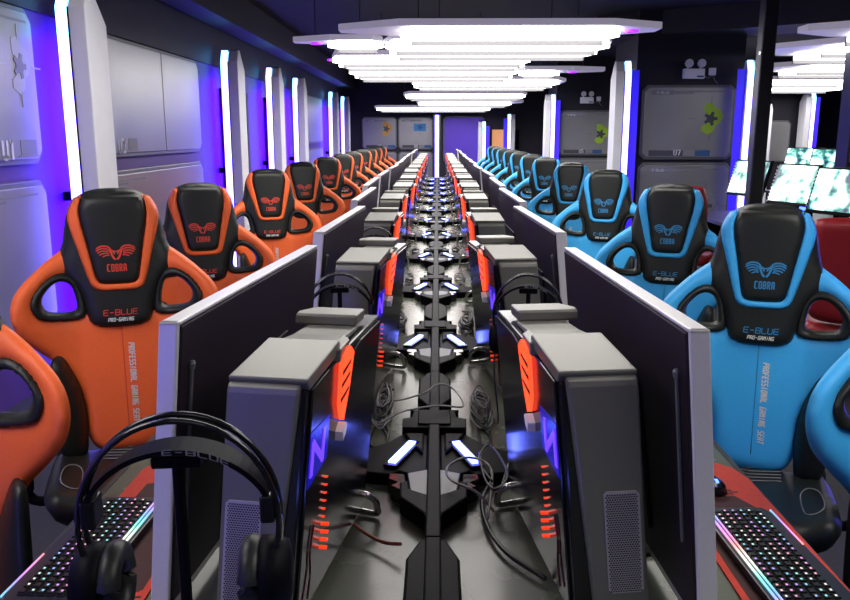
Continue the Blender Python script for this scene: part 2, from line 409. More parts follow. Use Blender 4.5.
# back wall
bw = [(-1.62, 'orange emblem', (.2, .12, .16, ('print_orange', 'print_dark', 'print_grey')), 'U8'), (-.6, 'blue square emblem', (.12, .16, .13, ('print_sky', 'print_blue', 'print_sky')), 'U9')]
for x, nm, em, num in bw:
    wall_panel('grey panel with %s high on the far back wall' % nm, (x, 22.99, 1.68), 0, .99, .9, number=num, emblem=em)
    wall_panel('grey panel low on the far back wall under the %s' % nm, (x, 22.99, .72), 0, .99, .9)
wall_panel('wide violet lit panel on the far back wall beside the light post', (.75, 22.99, 1.50), 0, 1.15, 1.3, header=False, face='panelv')
# doors
t = struct('door_1', MB().bx(1.55, 2.0, 22.94, 23.0, 0, 1.78).bx(2.0, 2.18, 22.9, 23.0, 0, 1.78), 'wood')
obj('shelf_edge', MB().bx(2.18, 2.3, 22.9, 22.98, 0, 1.78), 'black', t)
struct('door_2', MB().bx(-2.62, -2.59, 10.0, 11.1, 0, 2.12), 'blackgloss')
struct('door_3', MB().bx(-2.62, -2.59, 12.5, 13.4, 0, 2.12), 'blackgloss')
for i, (y0, y1) in enumerate(((9.92, 11.18),(12.42, 13.48))):
    struct('trim_%d' % (i+2), MB().bx(-2.62, -2.57, y0, y0+.08, 0, 2.2).bx(-2.62, -2.57, y1-.08, y1, 0, 2.2).bx(-2.62, -2.57, y0, y1, 2.12, 2.2), 'wall_dark')

# ------------------------------------------------------------------ light fins
def fin(x, y, s, label, hgt=2.62, glow=None, d=.34, w=.205):
    glow = glow or ('fin_glow' if x < 0 else 'fin_painted_glow')
    """s=+1: mounted on a wall to the left of it (strip beside the wall), s=-1 mirrored"""
    t = thing('light_fin', label, 'light fin', (x, y, 0), 0, None)
    h = hgt
    prof = [(0, 0), (0, h-.14), (.07, h-.01), (.13, h), (d, h-.22), (d, 0)]
    def mk(mb): return mb if s > 0 else mb.mirror()
    obj('fin_body', mk(MB().prism(prof, .09, w, 'yz').prism([(.012, 0), (.012, h-.14), (.08, h-.02), (.13, h-.01), (d, h-.22), (d, 0)], 0, .09, 'yz')), 'white', t, bevel=.008, fix=True)
    obj('cap', mk(MB().prism([(.068, h-.006), (.13, h+.006), (.24, h-.14), (.23, h-.16)], .02, w-.02, 'yz')), 'print_dark', t, fix=True)
    obj('black_joint', mk(MB().bx(.084, .093, -.004, .012, .02, h-.14)), 'black', t)
    obj('light_strip', mk(MB().bx(.008, .080, -.002, .011, .05, h-.34)), 'fin_led', t)
    obj('tip_strip', mk(MB().prism([(-.002, h-.34), (-.002, h-.14), (.068, h-.008), (.08, h-.02), (.011, h-.145), (.011, h-.34)], .008, .080, 'yz')), 'fin_cyan', t, fix=True)
    obj('glow_strip', mk(MB().bx(-.012, -.001, .07, d-.02, .05, h-.3) if x < 0 else MB().bx(-.11, -.004, .05, .06, .05, h-.12)), glow, t)  # right fins: a glowing plate imitates blue light on the column
    for zb in (1.2, .2): obj('bracket', mk(MB().bx(-.105 if x < -2 else -.03, 0, .12, .2, zb, zb+.06)), 'black', t)
    return t
ordn = ['nearest', 'second', 'third', 'fourth', 'fifth', 'sixth']
for i, y in enumerate((5.5, 9.6, 12.1, 14.3, 19.0, 21.4)):
    fin(-2.51, y, 1, 'tall white light fin with glowing edge, %s in view along the left wall' % ordn[i])
fin(2.55, 10.85, -1, 'tall white light fin at the near right column beside the blue chairs', 2.60)
fin(4.0, 10.72, 1, 'glowing light fin on the right edge of the U7 column', 2.60, d=.2, w=.12)
fin(2.50, 17.35, -1, 'tall white light fin on the farther right column', 2.48)
fin(7.05+1.0, 17.6, -1, 'distant light fin right of the dark pole', 2.55)
fin(6.95, 17.6, 1, 'thin blue light fin just left of the dark pole', 2.3)
fin(1.95, 22.6, 1, 'distant light fin beside the lit wooden doorway', 2.2)
fin(1.35, 22.6, -1, 'distant violet light fin left of the lit wooden doorway', 2.0)
fin(-2.51, 1.9, 1, 'light fin on the left wall beside the photographer, out of the photo')
t = fin(-2.49, -.9, -1, 'added unseen light fin behind the camera, tinting the left monitor edge'); t.rotation_euler = (0, 0, PI)  # added out of view, facing forward to tint the left monitor edge
t = fin(-2.49, -2.6, -1, 'second added unseen light fin behind the camera, tinting the left monitor edge'); t.rotation_euler = (0, 0, PI)  # another unseen fin added for the same tint
fin(2.62, 3.6, -1, 'light fin on the near right column, out of the photo')
t = thing('light_post', 'bright upright light post at the far end of the aisle', 'light post', (-.0, 22.3, 0))
obj('post', MB().bx(-.11, .11, 0, .16, 0, 2.2), 'wall_dark', t, bevel=.01)
obj('light_strip', MB().bx(-.05, .05, -.012, 0, .3, 2.16), 'fin_led', t)

# ------------------------------------------------------------------ ceiling light panels
def fixture(label, x0, x1, y0, y1, z=2.62, lx0=None, lx1=None, tl=.35, tr=.35, th=.075, spot=None, dth=.045):
    t = thing('ceiling_light', label, 'ceiling light', ((x0+x1)/2, (y0+y1)/2, z), 0, 'angular ceiling light panels')
    a, b = (x1-x0)/2, (y1-y0)/2
    poly = [(-a, -b*.1), (-a+tl, -b), (a-tr, -b), (a, -b*.35), (a, b*.3), (a-tr*.8, b), (-a+tl*.8, b), (-a, b*.4)]
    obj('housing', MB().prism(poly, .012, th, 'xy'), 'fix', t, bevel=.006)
    if lx0 is None: lx0, lx1 = x0+tl*.55, x1-tr*.55
    cx = (x0+x1)/2; l0, l1 = lx0-cx, lx1-cx
    n = 1 if y1-y0 < 1.1 else 2; wd = (y1-y0)*.94/n
    for k in range(n):
        yb = -b+(y1-y0)*.03+k*wd
        obj('diffuser', MB().prism([(l0+.12, yb+.01), (l1-.12, yb+.01), (l1, yb+wd/2), (l1-.10, yb+wd-.05), (l0+.10, yb+wd-.05), (l0, yb+wd/2)], -dth, .012, 'xy'), 'diff', t)
        obj('baffle', MB().bx(l0+.1, l1-.1, yb+wd-.048, yb+wd-.015, -dth-.045, .012), 'baffle', t)
    for xx in (-a*.5, a*.5): obj('hanger_rod', MB().tube([(xx, 0, th), (xx, 0, 3.25-z)], .006, 6), 'metal', t)
    if spot:
        obj('downlight', MB().lathe([(.07, .011), (.07, -.01), (.045, -.012), (.04, .0)], (spot[0]-cx, spot[1]-(y0+y1)/2, 0), 16), 'downlight', t)
    return t
P_ = 'over the aisle, '
fixture('angular white ceiling panel with a long lit core, nearest one over the aisle', -.95, 2.15, 7.75, 8.55, 2.63, -.35, 1.78, .6, .5, spot=(1.88, 8.1))
fixture('broad lit ceiling panel over the aisle, right behind the nearest', -.6, 1.92, 8.68, 10.2, 2.62, -.55, 1.88, .15, .15)
fixture('pointed pale ceiling panel reaching farthest left over the aisle', -1.65, -.62, 9.35, 9.85, 2.68, -1.25, -.60, .45, .1, spot=(-1.38, 9.6))
fixture('lit ceiling panel over the aisle, shifted left behind the broad one', -1.40, 1.25, 10.45, 11.95, 2.62, -1.36, 1.22, .12, .12, spot=(-1.38, 11))
fixture('lit ceiling panel over the middle of the aisle, fourth row back', -1.4, 1.3, 12.35, 14.3, 2.62, -1.36, 1.25, .12, .12)
fixture('pale ceiling panel pointing right in the fourth row back', 1.32, 2.65, 12.9, 13.5, 2.62, 1.30, 1.95, .05, .5, spot=(2.15, 13.2))
fixture('lit ceiling panel in the fifth row back, reaching right', -.5, 2.45, 15.0, 17.2, 2.62, -.46, 2.3, .15, .3)
fixture('lit ceiling panel in the sixth row back', -.75, 2.0, 17.9, 19.2, 2.50, -.7, 1.95, .15, .2)
fixture('lit ceiling panel in the seventh row back', -.5, 2.1, 19.6, 20.9, 2.40, -.45, 1.8, .15, .25)
fixture('thin lit ceiling panel in the last row, reaching left', -1.65, 1.5, 21.3, 22.2, 2.32, -1.6, 1.4, .15, .15)
q = [(3.6, 7.2, 7.75, 8.7, 2.63, 'nearest of the panels over the right room'), (4.0, 8.2, 9.25, 10.9, 2.64, 'second of the panels over the right room'),
     (4.85, 9.0, 11.9, 13.4, 2.62, 'third of the panels over the right room'), (5.2, 8.2, 15.2, 16.1, 2.62, 'fourth of the panels over the right room'),
     (5.3, 8.6, 16.5, 17.4, 2.58, 'fifth of the panels over the right room'), (5.8, 7.4, 18.3, 19.3, 2.5, 'last of the panels over the right room')]
for i, (a, b, c, d, z, l) in enumerate(q):
    fixture('angular lit ceiling panel, ' + l, a, b, c, d, z, a+(.5 if i < 3 else .2), b-.4, .55, .5, spot=(a+.6, c+.4) if i == 2 else None)
# the same row of panels goes on above the nearest stations, then added fill panels, over the top edge of the photo
fixture('lit ceiling panel above the nearest towers, over the top edge of the photo', -1.7, 1.7, 4.1, 5.5, 2.95, dth=.24)  # diffuser deepened to throw light onto the farther panel rims
fixture('added unseen ceiling panel over the left aisle, lighting the near chairs', -2.45, -1.0, -.2, 2.4, 2.85)  # added out of view to light the near chairs, sparing the desk centre
fixture('added unseen ceiling panel over the right aisle, lighting the near chairs', 1.0, 2.6, -.2, 2.4, 2.85)  # its counterpart, added to light the right-hand chairs
fixture('small added unseen ceiling panel behind the camera, lighting the tower fronts', -.7, .7, -2.0, -1.3, 2.85)  # added out of view for weak light on the tower fronts
# ------------------------------------------------------------------ emergency lights, pole
def emergency(label, loc, rz=0):
    t = thing('emergency_light', label, 'emergency light', loc, rz)
    obj('case', MB().bx(-.16, .16, -.09, 0, -.075, .075), 'white', t, bevel=.01)
    obj('status_plate', MB().bx(.04, .14, -.094, -.09, -.055, -.03), 'print_blue', t)
    for s in (-1, 1):
        h = obj('lamp_head', MB().lathe([(.02, .0), (.05, -.02), (.063, -.07), (.063, -.085)], (s*.095, -.03, .15), 20, 'y'), 'white', t, smooth=False, fix=True)
        obj('lens', MB().lathe([(.055, -.085), (.053, -.089)], (s*.095, -.03, .15), 20, 'y'), 'lamp', h, fix=True)
        obj('neck', MB().tube([(s*.095, -.04, .07), (s*.095, -.05, .12)], .012, 8), 'white', t)
    obj('socket', MB().bx(.24, .35, -.03, 0, -.02, .09), 'white', t, bevel=.004)
    obj('cord', MB().tube(catmull([(.16, -.03, -.02), (.23, -.03, -.06), (.30, -.03, -.03), (.34, -.03, -.10), (.39, -.02, -.14)], 5), .006, 6), 'cablegrey', t, smooth=True)
    return t
emergency('white twin-head emergency light above the U7 panel', (3.40, 11.07, 2.44)).scale = (.86, 1, .86)
emergency('white twin-head emergency light on the farther right column', (3.18, 17.57, 2.36)).scale = (.86, 1, .86)
emergency('white twin-head emergency light above the dark left doorway', (-2.595, 10.4, 2.33), PI/2)
t = thing('support_pole', 'dark square pole from floor to ceiling at right', 'pole', (2.83, 7.2, 0))
obj('pole_shaft', MB().bx(-.06, .06, -.06, .06, 0, 3.25), 'pole', t, bevel=.01)
obj('cable_clip', MB().bx(-.07, -.06, -.07, -.03, 2.32, 2.35), 'chrome', t)
obj('floor_plate', MB().bx(-.14, .14, -.14, .14, 0, .02), 'metal', t)

# ------------------------------------------------------------------ the long desk
DZ = .75; DY0, DY1 = .30, 17.3
t = thing('gaming_desk', 'long double-sided desk running down the middle of the hall', 'desk', (0, 0, 0))
obj('tabletop', MB().bx(-.845, .845, DY0, DY1, DZ-.035, DZ), 'desk', t, bevel=.004)
obj('edge_trim', MB().bx(-.86, -.845, DY0, DY1, DZ-.04, DZ-.001).bx(.845, .86, DY0, DY1, DZ-.04, DZ-.001).bx(-.86, .86, DY0-.02, DY0, DZ-.04, DZ-.001).bx(-.86, .86, DY1, DY1+.02, DZ-.04, DZ-.001), 'deskedge', t)
for k in range(8):
    y = DY0+.1+k*(DY1-DY0-.2)/7
    obj('leg_panel', MB().bx(-.4, .4, y-.02, y+.02, 0, DZ-.035), 'black', t)

NST = 13; STEP = 1.236
SPY = 2.09-STEP
def spine_module():
    t = thing('cable_cover', '', 'cable cover', (0, 0, DZ), 0, 'black angular cable covers along the desk centre')
    sy = lambda L: L+[(-x, y) for x, y in L[::-1]]
    obj('spine_bar', MB().bx(-.017, .017, -.4955, .7395, 0, .056), 'black', t, bevel=.004)
    obj('hub', MB().prism(sy([(.020, .37), (.056, .45), (.056, .66), (.028, .74)]), 0, .05, 'xy'), 'black', t, bevel=.006)
    obj('upper_plate', MB().prism(sy([(.096, .172), (.098, .25), (.070, .265), (.066, .31), (.078, .33)]), 0, .052, 'xy').prism(sy([(.05, .19), (.05, .31)]), .052, .058, 'xy'), 'black', t, bevel=.005)
    for s in (1, -1):
        w = MB().prism([(.017, .165), (.095, .165), (.135, .10), (.232, .02), (.228, -.10), (.115, -.125), (.095, -.10), (.017, -.16)], 0, .034, 'xy')
        w.prism([(.03, .15), (.09, .15), (.06, .06), (.03, .0)], .034, .044, 'xy')
        if s < 0: w.mirror()
        o = obj('wing', w, 'black', t, bevel=.005, fix=True)
        a = Vector((.062, .073, .04)); b = Vector((.113, -.075, .04)); d = (b-a); L = d.length
        R = Matrix.Rotation(math.atan2(d.y, d.x), 3, 'Z'); m = MB().box((a+b)/2, (L+.03, .038, .008), rot=R); m2 = MB().box((a+b)/2+Vector((0, 0, .003)), (L, .021, .012), rot=R)
        if s < 0: m.mirror(); m2.mirror()
        obj('light_housing', m, 'blackgloss', o, fix=True)
        obj('light_strip', m2, 'spine_led', o, fix=True)
        n = MB().prism([(.075, -.135), (.115, -.13), (.118, -.165), (.094, -.185), (.11, -.205), (.085, -.23), (.07, -.21)], 0, .04, 'xy')
        if s < 0: n.mirror()
        obj('side_clip', n, 'blackgloss', t, bevel=.003, fix=True)
    obj('lower_plate', MB().prism(sy([(.016, -.40), (.022, -.37), (.082, -.285), (.086, -.20), (.066, -.19), (.06, -.24), (.016, -.27)]), 0, .048, 'xy'), 'black', t, bevel=.005)
    obj('centre_panel', MB().prism(sy([(.0161, -.255), (.058, -.235), (.07, -.125), (.0161, -.10)]), 0, .038, 'xy'), 'panelrim', t, bevel=.003)
    return t
sm = spine_module()
ordw = ['nearest the camera, mostly below the frame', 'first one fully in view', 'second in view from the camera', 'third in view from the camera', 'fourth in view from the camera', 'fifth in view from the camera', 'sixth in view from the camera', 'seventh in view from the camera', 'eighth in view from the camera', 'ninth in view from the camera', 'tenth in view from the camera', 'eleventh in view from the camera', 'twelfth in view, farthest of all', '']
for k in range(NST):
    lab = 'black angular cable cover with two blue lights, ' + ordw[k]
    loc = (.008, SPY+k*STEP+.0, DZ)
    if k == 0: sm.location = loc; sm['label'] = lab
    else: dup(sm, loc, 0, lab)

# ------------------------------------------------------------------ towers
def tower(s, label):
    """x>0 is the outer side for the right row (s=1), mirrored for the left row"""
    t = thing('computer_tower', label, 'computer tower', (0, 0, 0), 0, 'silver computer towers on the %s half of the desk' % ('right' if s > 0 else 'left'))
    H = .507
    def sh(mb):
        mb.map(lambda x, y, z: (x+.052*(1-z/H) - (.020*(z/H) if False else 0), y, z))
        return mb if s > 0 else mb.mirror()
    A = .070
    # dark inner chassis
    obj('chassis', sh(MB().prism([(.012, .02), (.012, .49), (.19, .505), (.20, .495), (.40, .50), (.55, .50), (.55, .02)], -A+.004, A-.002, 'yz')), 'blackgloss', t, bevel=.004, fix=True)
    fr = MB()
    fr.prism([(-.002, .015), (-.002, .485), (.002, .499), (.012, .503), (.03, .500), (.03, .015)], -A+.012, A, 'yz')
    # tapered lower inner corner
    fr.map(lambda x, y, z: (x+(.028*(1-z/.5) if x < 0 else 0), y, z))
    fp = obj('front_panel', sh(fr), 'silver', t, bevel=.005, fix=True)
    vx = (-.006, .060); v = MB().prism([(vx[0]+.006, .09), (vx[1]-.006, .09), (vx[1], .096), (vx[1], .284), (vx[1]-.006, .29), (vx[0]+.006, .29), (vx[0], .284), (vx[0], .096)], -.004, .0, 'xz')
    vv = obj('vent', sh(v), 'ventwire', fp, fix=True)
    hm = MB(); r = .0019; nz = 44
    for j in range(nz):
        for i in range(13):
            cx = vx[0]+.004+(i+.5*(j % 2))*.0047; cz = .094+j*.0044
            if cx > vx[1]-.004 or cz > .287: continue
            hm.add([(cx+r*math.cos(PI/6+PI/3*q), -.0046, cz+r*math.sin(PI/6+PI/3*q)) for q in range(6)], [(0, 1, 2, 3, 4, 5)])
    obj('vent_holes', sh(hm), 'vent', vv)
    top = MB().prism([(.004, .506), (.004, .512), (.19, .532), (.196, .526), (.196, .505), (.02, .488)], -A, A, 'yz')
    top.map(lambda x, y, z: (x+(.0), y, z))
    tp = obj('top_cover', sh(top), 'silver', t, bevel=.004, fix=True)
    led = MB().prism([(.19, .50), (.19, .524), (.30, .512), (.40, .508), (.40, .50)], -A+.018, A-.012, 'yz')
    led.prism([(-A-.008, .175), (-A+.02, .17), (-A+.02, .29), (-A-.004, .25)], .492, .519, 'xy')
    obj('top_recess', sh(led), 'silver', t, bevel=.003, fix=True)
    rp = MB().prism([(-A+.022, .40), (A+.018, .40), (A+.022, .43), (A-.004, .475), (-A+.022, .475)], .506, .531, 'xy')
    obj('rear_cap', sh(rp), 'silver', t, bevel=.005, fix=True)
    # inner side
    X = -A+.004
    sp = obj('side_panel', sh(MB().prism([(.035, .03), (.035, .485), (.185, .497), (.30, .48), (.36, .49), (.54, .49), (.54, .03)], X-.006, X, 'yz')), 'blackgloss', t, bevel=.003, fix=True)
    obj('side_window', sh(MB().prism([(.19, .500), (.20, .40), (.225, .362), (.25, .42), (.265, .49), (.235, .510)], X-.016, X-.006, 'yz')), 'redglow', sp, fix=True)
    b = MB()
    for z0 in (.41, .44, .465): b.prism([(.188, z0), (.24, z0+.012), (.24, z0+.017), (.188, z0+.008)], X-.0175, X-.0158, 'yz')
    obj('window_bars', sh(b), 'blackgloss', sp, fix=True)
    obj('logo_window', sh(MB().prism([(.036, .30), (.15, .315), (.15, .40), (.036, .405)], X-.0075, X-.006, 'yz')), 'bluepatch', sp, fix=True)
    z = MB()
    def bar(p, q, w):
        p = Vector(p); q = Vector(q); d = (q-p).normalized(); n = Vector((-d.y, d.x))*w/2
        z.prism([tuple(p+n), tuple(q+n), tuple(q-n), tuple(p-n)], X-.0095, X-.0075, 'yz')
    bar((.05, .318), (.05, .385), .013); bar((.046, .385), (.118, .325), .013); bar((.115, .322), (.115, .388), .013)
    obj('logo', sh(z), 'bluelogo', sp, fix=True)
    rb = MB()
    for j in range(10): rb.bx(X-.006-(.015 if j < 4 else .006), X-.006, .148, .156, .125+j*.0165, .125+j*.0165+(.0045 if j < 4 else .0012))
    obj('status_light', sh(rb), 'redled', sp, fix=True)
    rt = MB()
    for pts in ([(.06, .07), (.075, .12), (.07, .16), (.08, .21)], [(.095, .05), (.10, .10), (.088, .15), (.10, .20)]):
        rt.tube(catmull([(X-.007, y, zz) for y, zz in pts], 4), .0012, 5)
    obj('reflection_trace', sh(rt), 'redreflect', sp, fix=True)  # streaks painted for the red window's reflected glow
    obj('side_clip', sh(MB().prism([(.208, .325), (.225, .335), (.232, .352), (.22, .360), (.203, .345)], X-.022, X-.006, 'yz')), 'white', sp, fix=True)
    # feet: rounded loop on the inner side
    fpth = catmull([(X+.01, .60, .075), (X-.03, .60, .073), (X-.062, .61, .055), (X-.070, .62, .030), (X-.066, .63, .012), (X+.01, .64, .011)], 6)
    fb = MB()
    fpth = [(X+(x-X)*.62, y-.10, z) for x, y, z in fpth]
    fb.tube(fpth, .008, 8)
    obj('side_handle', sh(fb), 'chrome', t, smooth=True, fix=True)
    obj('foot', sh(MB().bx(X+.02, A-.01, .42, .50, 0, .02)), 'black', t, fix=True)
    obj('foot', sh(MB().bx(X+.02, A-.01, .03, .10, 0, .02)), 'black', t, fix=True)
    return t
ords = ['first', 'second', 'third', 'fourth', 'fifth', 'sixth', 'seventh', 'eighth', 'ninth', 'tenth', 'eleventh', 'twelfth', 'thirteenth']
for s in (1, -1):
    pr = None; rng = random.Random(5+s)
    for k in range(NST):
        lab = 'silver computer tower with red lit side, %s from the camera, %s half of desk' % (ords[k], 'right' if s > 0 else 'left')
        rot = s*rad(7.5 if k < 2 else rng.uniform(2, 4.5))
        if k == 0: base = (.2935*s, 1.322)
        else: base = ((.270+rng.uniform(-.012, .008))*s, 1.322+k*STEP+rng.uniform(-.04, .04))
        if s < 0 and k == 0: base = (-.268, 1.272); rot = -rad(9)
        if s < 0 and k == 1: base = (-.240, 2.51)
        if pr is None: pr = tower(s, lab); o = pr
        else: o = dup(pr, label=lab)
        o.location = (*base, DZ); o.rotation_euler = (0, 0, rot)

# ------------------------------------------------------------------ monitors
def monitor(s, label):
    t = thing('monitor', label, 'monitor', (0, 0, 0), 0, 'silver framed monitors on the %s half of the desk' % ('right' if s > 0 else 'left'))
    L, H, T = .97, .555, .034
    tilt = lambda mb: (mb.map(lambda x, y, z: (x+(1.35-DZ-z)*.10, y, z)), mb if s > 0 else mb.mirror())[1]
    z0 = .60-H
    fr = MB()
    for a in ((0, L, z0, z0+.02), (0, L, .592, .60), (0, .012, z0, .60), (L-.012, L, z0, .60)):
        fr.bx(0, T, a[0], a[1], a[2], a[3])
    obj('frame', tilt(fr), 'silverm', t, bevel=.003, fix=True)
    bp = obj('back_panel', tilt(MB().bx(-.003, T*.5, .013, L-.013, z0+.02, .591)), 'monback', t, bevel=.003, fix=True)
    obj('rear_hump', tilt(MB().prism([(.25, .12), (.72, .12), (.68, .42), (.29, .42)], -.008, 0, 'yz')), 'monback', bp, bevel=.003, fix=True)
    obj('screen', tilt(MB().bx(T-.012, T-.003, .013, L-.013, z0+.02, .591)), 'screen', t, fix=True)
    obj('control_stick', tilt(MB().tube([(-.008, .05, .20), (-.008, .05, .505)], .0035, 6).lathe([(.006, .505), (.007, .515), (.004, .52)], (-.008, .05, 0), 8)), 'panelrim', t, fix=True)
    nk = MB().bx(.06, .09, L/2-.06, L/2+.06, .012, .06); obj('neck', nk if s > 0 else nk.mirror(), 'black', t, bevel=.004)
    ft = MB().prism([(.02, L/2-.15), (.17, L/2-.12), (.17, L/2+.12), (.02, L/2+.15)], 0, .012, 'xy'); obj('foot', ft if s > 0 else ft.mirror(), 'black', t, bevel=.003)
    return t
mpos = {1: [(.424, 1.262, 3.2), (.399, 2.575, 2.9), (.400, 3.77, 1.5)], -1: [(-.420, 1.30, 5.6), (-.352, 2.57, 3.0), (-.365, 3.84, 1.0)]}
for s in (1, -1):
    pr = None; rng = random.Random(31+s)
    for k in range(NST):
        lab = 'silver framed monitor seen from behind, %s from the camera, %s half of desk' % (ords[k], 'right' if s > 0 else 'left')
        if k < 3: x, y, r = mpos[s][k]
        else: x, y, r = s*.41+rng.uniform(-.01, .015)*s, 1.28+k*STEP+rng.uniform(-.04, .04), rng.uniform(0, 1.5)
        if pr is None: pr = monitor(s, lab); o = pr
        else: o = dup(pr, label=lab)
        o.location = (x, y, DZ); o.rotation_euler = (0, 0, s*rad(r))

# ------------------------------------------------------------------ racing chairs
def mir(half): return half+[(-x, z) for x, z in half[::-1] if abs(x) > 1e-6]
def body_F(x, z): return .205+.17*(z-.5)-1.1*max(0, abs(x)-.14)**1.35
def hood_F(x, z): return .205+.17*(z-.5)-.030+.55*x*x
def racing_chair(c, label, group):
    t = thing('racing_chair', label, 'chair', (0, 0, 0), 0, group)
    col = M[c]
    ou = catmull(mir([(.0, 1.24), (.13, 1.235), (.20, 1.20), (.27, 1.145), (.325, 1.085), (.342, 1.02), (.325, .95), (.275, .885), (.225, .83), (.18, .76), (.15, .68), (.14, .56), (.10, .50), (0, .49)]), 5, True)
    hole = lambda s: catmull([(s*x, z) for x, z in [(.135, 1.015), (.15, 1.09), (.185, 1.115), (.225, 1.10), (.258, 1.055), (.245, 1.01), (.20, .995), (.15, .993)]], 4, True)
    grow = lambda s, g: [(s*.195+(x-s*.195)*g, 1.052+(z-1.052)*g) for x, z in hole(s)]
    b = padded(ou, [grow(1, 1.0), grow(-1, 1.0)], body_F, .036, .06, .0125)
    bk = obj('backrest', b, c, t, smooth=True, fix=True)
    obj('seam', MB().tube([(0, body_F(0, z)-.0355, z) for z in np.linspace(.56, .94, 12)], .0022, 5), 'stitch' if False else c+'print', bk, smooth=True)
    tm = text_mb('PROFESSIONAL GAMING SEAT', .0185, .72, .12, st=.8); tm.map(lambda x, y, z: (y+.028, body_F(0, .74-x)-.038, .74-x+0))
    obj('lettering', tm, 'white_thread', bk)
    for s in (1, -1):
        fo = grow(s, 1.42); fi = grow(s, .86)
        obj('vent_frame', padded(fo, [fi], lambda x, z: body_F(x, z)-.012, .034, .018, .007), 'bdark', t, smooth=True, fix=True)
        bo = catmull([(s*x, z) for x, z in [(.20, .86), (.232, .85), (.238, .76), (.236, .62), (.215, .52), (.15, .49), (.135, .60), (.145, .72), (.17, .80)]], 5, True)
        obj('side_bolster', padded(bo, [], lambda x, z: body_F(x, z)-.03-.35*max(0, abs(x)-.14), .042, .05, .0125), 'bdark', t, smooth=True, fix=True)
    ho = catmull(mir([(0, 1.424), (.07, 1.418), (.122, 1.392), (.150, 1.35), (.165, 1.29), (.175, 1.235), (.198, 1.175), (.188, 1.13), (.150, 1.085), (.125, 1.03), (.116, .985), (.100, .950), (.06, .936), (0, .935)]), 5, True)
    hd = obj('headrest', padded(ho, [], hood_F, .036, .05, .011), 'bdark', t, smooth=True, fix=True)
    HF = lambda x, z: hood_F(x, z)-.036
    # coloured strap round the middle pad, and the middle pad itself
    so = mir([(.0, 1.074), (.06, 1.074), (.082, 1.086), (.096, 1.115), (.146, 1.335), (.128, 1.385)][::1])
    so = [(x, z) for x, z in so]
    outer = catmull([(-.128, 1.392), (-.153, 1.33), (-.126, 1.22), (-.097, 1.115), (-.084, 1.085), (-.06, 1.073), (0, 1.071), (.06, 1.073), (.084, 1.085), (.097, 1.115), (.126, 1.22), (.153, 1.33), (.128, 1.392)], 5)
    inner = catmull([(-.100, 1.402), (-.112, 1.34), (-.091, 1.22), (-.073, 1.125), (-.064, 1.104), (-.05, 1.096), (0, 1.094), (.05, 1.096), (.064, 1.104), (.073, 1.125), (.091, 1.22), (.112, 1.34), (.100, 1.402)], 5)
    def tin(x, z):
        # the headrest front bulges less close to its rim
        d = max(0., -float(sdf(ho, np.array([x]), np.array([z]))[0])); p = math.sqrt(max(0, 1-(1-min(d/.05, 1))**2)); return hood_F(x, z)-.036*p
    obj('strap', padded(outer+inner[::-1], [], lambda x, z: tin(x, z)-.001, .007, .009, .0065), c, hd, smooth=True, fix=True)
    obj('head_pad', padded(inner, [], lambda x, z: tin(x, z)-.001, .012, .03, .011), 'bdark', hd, smooth=True, fix=True)
    PF = lambda x, z: tin(x, z)-.0145
    # winged emblem
    e = MB()
    def strip(pts, w):
        L = catmull(pts, 4); n = len(L); v = []
        L = [(x*.98, 1.206+(z-1.196)*.72) for x, z in L]
        for i, p in enumerate(L):
            d = np.array(L[min(i+1, n-1)])-np.array(L[max(i-1, 0)]); d = d/np.hypot(*d); nn = np.array((-d[1], d[0]))*w/2*(1 if i < n-1 else .3)
            for q in (np.array(p)+nn, np.array(p)-nn): v.append((q[0], PF(q[0], q[1]), q[1]))
        e.add(v, [(2*i, 2*i+1, 2*i+3, 2*i+2) for i in range(n-1)])
    for s in (1, -1):
        strip([(s*.012, 1.198), (s*.025, 1.222), (s*.048, 1.226), (s*.066, 1.213)], .0055)
        strip([(s*.020, 1.205), (s*.034, 1.214), (s*.050, 1.214), (s*.067, 1.203)], .0045)
        strip([(s*.024, 1.197), (s*.036, 1.203), (s*.050, 1.202), (s*.062, 1.193)], .0045)
        strip([(s*.024, 1.189), (s*.036, 1.192), (s*.046, 1.190), (s*.056, 1.183)], .0045)
        strip([(s*.022, 1.181), (s*.032, 1.182), (s*.046, 1.175)], .004)
        strip([(s*.020, 1.206), (s*.010, 1.172), (s*.002, 1.160)], .007)
        strip([(s*.011, 1.204), (s*.004, 1.186)], .005)
    strip([(-.014, 1.206), (0, 1.199), (.014, 1.206)], .004)
    obj('emblem', e, c+'print', hd, fix=True)
    tm = text_mb('COBRA', .023, .62, 0, st=.7); tm.map(lambda x, y, z: (x, PF(x, y+1.152), y+1.152)); obj('lettering', tm, c+'print', hd)
    tm = text_mb('E-BLUE', .018, 1.6, .1); tm.map(lambda x, y, z: (x, HF(x, y+.995)-.002, y+.995)); obj('lettering', tm, c+'print', hd)
    tm = text_mb('PRO-GAMING', .0115, .95, .2, st=.8); tm.map(lambda x, y, z: (x, HF(x, y+.970)-.002, y+.970)); obj('lettering', tm, 'white_thread', hd)
    # back shell behind
    # seat
    se = catmull([(-.25, -.22), (-.20, -.27), (0, -.285), (.20, -.27), (.25, -.22), (.255, 0), (.235, .20), (.12, .25), (-.12, .25), (-.235, .20), (-.255, 0)], 5, True)
    st = obj('seat', padded(se, [], lambda x, y: -(.455+.9*max(0, abs(x)-.13)**1.4-.03*y), .055, .07, .018, axis='z'), 'bdark', t, smooth=True, fix=True)
    sz = lambda x, y: .455+.9*max(0, abs(x)-.13)**1.4-.03*y+.057
    l = MB()
    for s in (1, -1):
        pts = catmull([(s*.155, -.17), (s*.205, -.15), (s*.205, -.02), (s*.175, .03), (s*.150, -.02)], 4, True)
        l.tube([(x, y, sz(x, y)) for x, y in pts], .0022, 4, closed=True)
